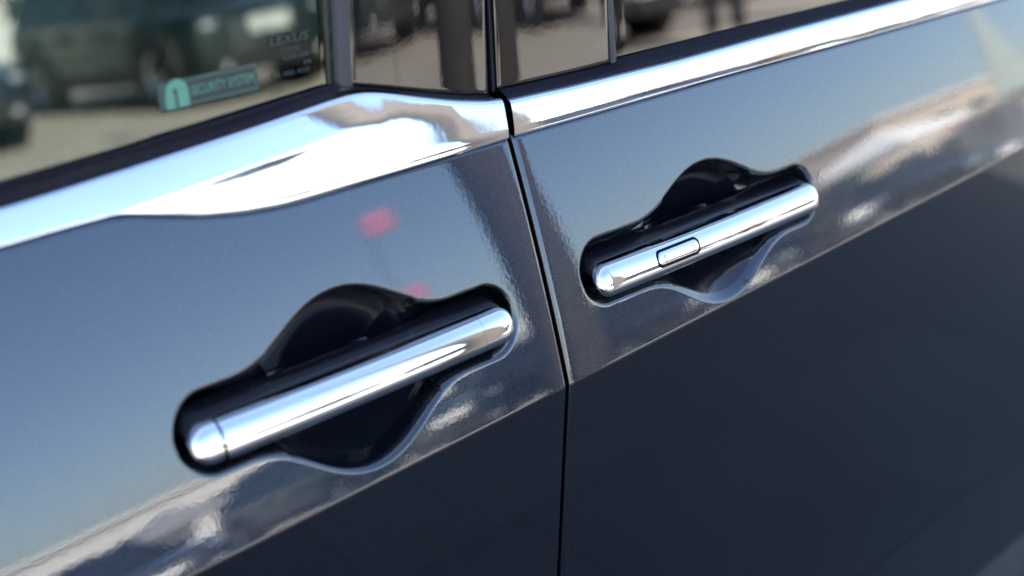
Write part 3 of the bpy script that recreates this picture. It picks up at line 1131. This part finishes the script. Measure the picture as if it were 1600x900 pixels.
SKINM = mat("skin", (0.13, 0.085, 0.062), rough=.55)
TAUPE = mat("taupe_coating", (0.050, 0.044, 0.040), rough=.85, var=.15, var_scale=20)
TROUS = mat("dark_trousers", (0.025, 0.025, 0.03), rough=.85)
HAIR = mat("black_hair", (0.01, 0.008, 0.007), rough=.5)
SHOE = mat("dark_shoes", (0.015, 0.013, 0.012), rough=.5)


def make_person(label, loc, rz, TAUPE, TROUS):
    person = empty("person", loc, rz)
    tag(person, label, "person")
    # one continuous body, hands inside the coat pockets
    B = [(0, 0, .95, .15, .11), (0, 0, 1.12, .145, .105), (0, .01, 1.30, .17, .11), (0, .0, 1.44, .13, .09), (0, .01, 1.51, .055), (0, .02, 1.60, .075, .09), (0, .02, 1.70, .075, .09),
         (.10, 0, .88, .095), (.105, .01, .50, .068), (.11, -.01, .10, .045), (.12, .10, .04, .04, .03),
         (-.10, 0, .88, .095), (-.12, .02, .50, .068), (-.15, .0, .10, .045), (-.17, .11, .04, .04, .03),
         (.19, 0, 1.42, .06), (.27, -.03, 1.17, .048), (.20, .08, .98, .036),
         (-.19, 0, 1.42, .06), (-.27, -.03, 1.17, .048), (-.20, .08, .98, .036)]
    Ed = [(0, 1), (1, 2), (2, 3), (3, 4), (4, 5), (5, 6), (0, 7), (7, 8), (8, 9), (9, 10), (0, 11), (11, 12), (12, 13), (13, 14), (3, 15), (15, 16), (16, 17), (3, 18), (18, 19), (19, 20)]
    skin_body("body", B, Ed, SKINM, person)
    skin_body("trousers", [(0, 0, .95, .165, .125), (.10, 0, .86, .11), (.105, .01, .50, .085), (.11, -.01, .10, .072), (-.10, 0, .86, .11), (-.12, .02, .50, .085), (-.15, 0, .10, .072)],
              [(0, 1), (1, 2), (2, 3), (0, 4), (4, 5), (5, 6)], TROUS, person)
    skin_body("coat", [(0, 0, .98, .185, .14), (0, 0, 1.12, .17, .125), (0, .01, 1.30, .195, .13), (0, 0, 1.44, .15, .105), (0, .005, 1.49, .085, .08), (0, 0, .80, .20, .15),
                       (.20, 0, 1.42, .078), (.285, -.03, 1.17, .066), (.215, .09, .99, .056), (-.20, 0, 1.42, .078), (-.285, -.03, 1.17, .066), (-.215, .09, .99, .056)],
              [(0, 1), (1, 2), (2, 3), (3, 4), (0, 5), (3, 6), (6, 7), (7, 8), (3, 9), (9, 10), (10, 11)], TAUPE, person)
    skin_body("hair", [(0, -.03, 1.56, .095, .075), (0, -.035, 1.66, .105, .085), (0, -.005, 1.745, .085, .09)], [(0, 1), (1, 2)], HAIR, person)
    skin_body("shoe", [(.11, -.03, .05, .052, .05), (.122, .15, .04, .046, .036)], [(0, 1)], SHOE, person)
    skin_body("shoe", [(-.15, -.02, .05, .052, .05), (-.172, .16, .04, .046, .036)], [(0, 1)], SHOE, person)
    skin_body("nose", [(0, .105, 1.645, .014), (0, .122, 1.625, .016)], [(0, 1)], SKINM, person)
    for sx in (-1, 1):
        skin_body("eye", [(sx * .03, .098, 1.655, .010), (sx * .032, .100, 1.655, .010)], [(0, 1)], HAIR, person)
        skin_body("ear", [(sx * .078, .01, 1.62, .016, .02), (sx * .082, .005, 1.655, .018, .022)], [(0, 1)], SKINM, person)


post = empty("stand_in_post", (1.51, -1.80, 0))  # added stand-in for whatever casts the dark streak mirrored beside the door gap
tag(post, "added round taupe post standing in for an unknown dark reflection near the rear door", "post")
lathe("shaft", [(.085, .02), (.085, 3.3), (.075, 3.33), (.001, 3.34)], TAUPE, post, 'Z', seg=32)
lathe("base_plate", [(.15, .004), (.15, .03), (.10, .05), (.086, .05)], PLAS, post, 'Z', seg=32)
make_person("person dressed all in black standing before the nearest black saloon, hands in pockets", (9.3, -7.4, 0), math.radians(40),
            mat("black_coat", (0.015, 0.015, 0.017), rough=.85), TROUS)
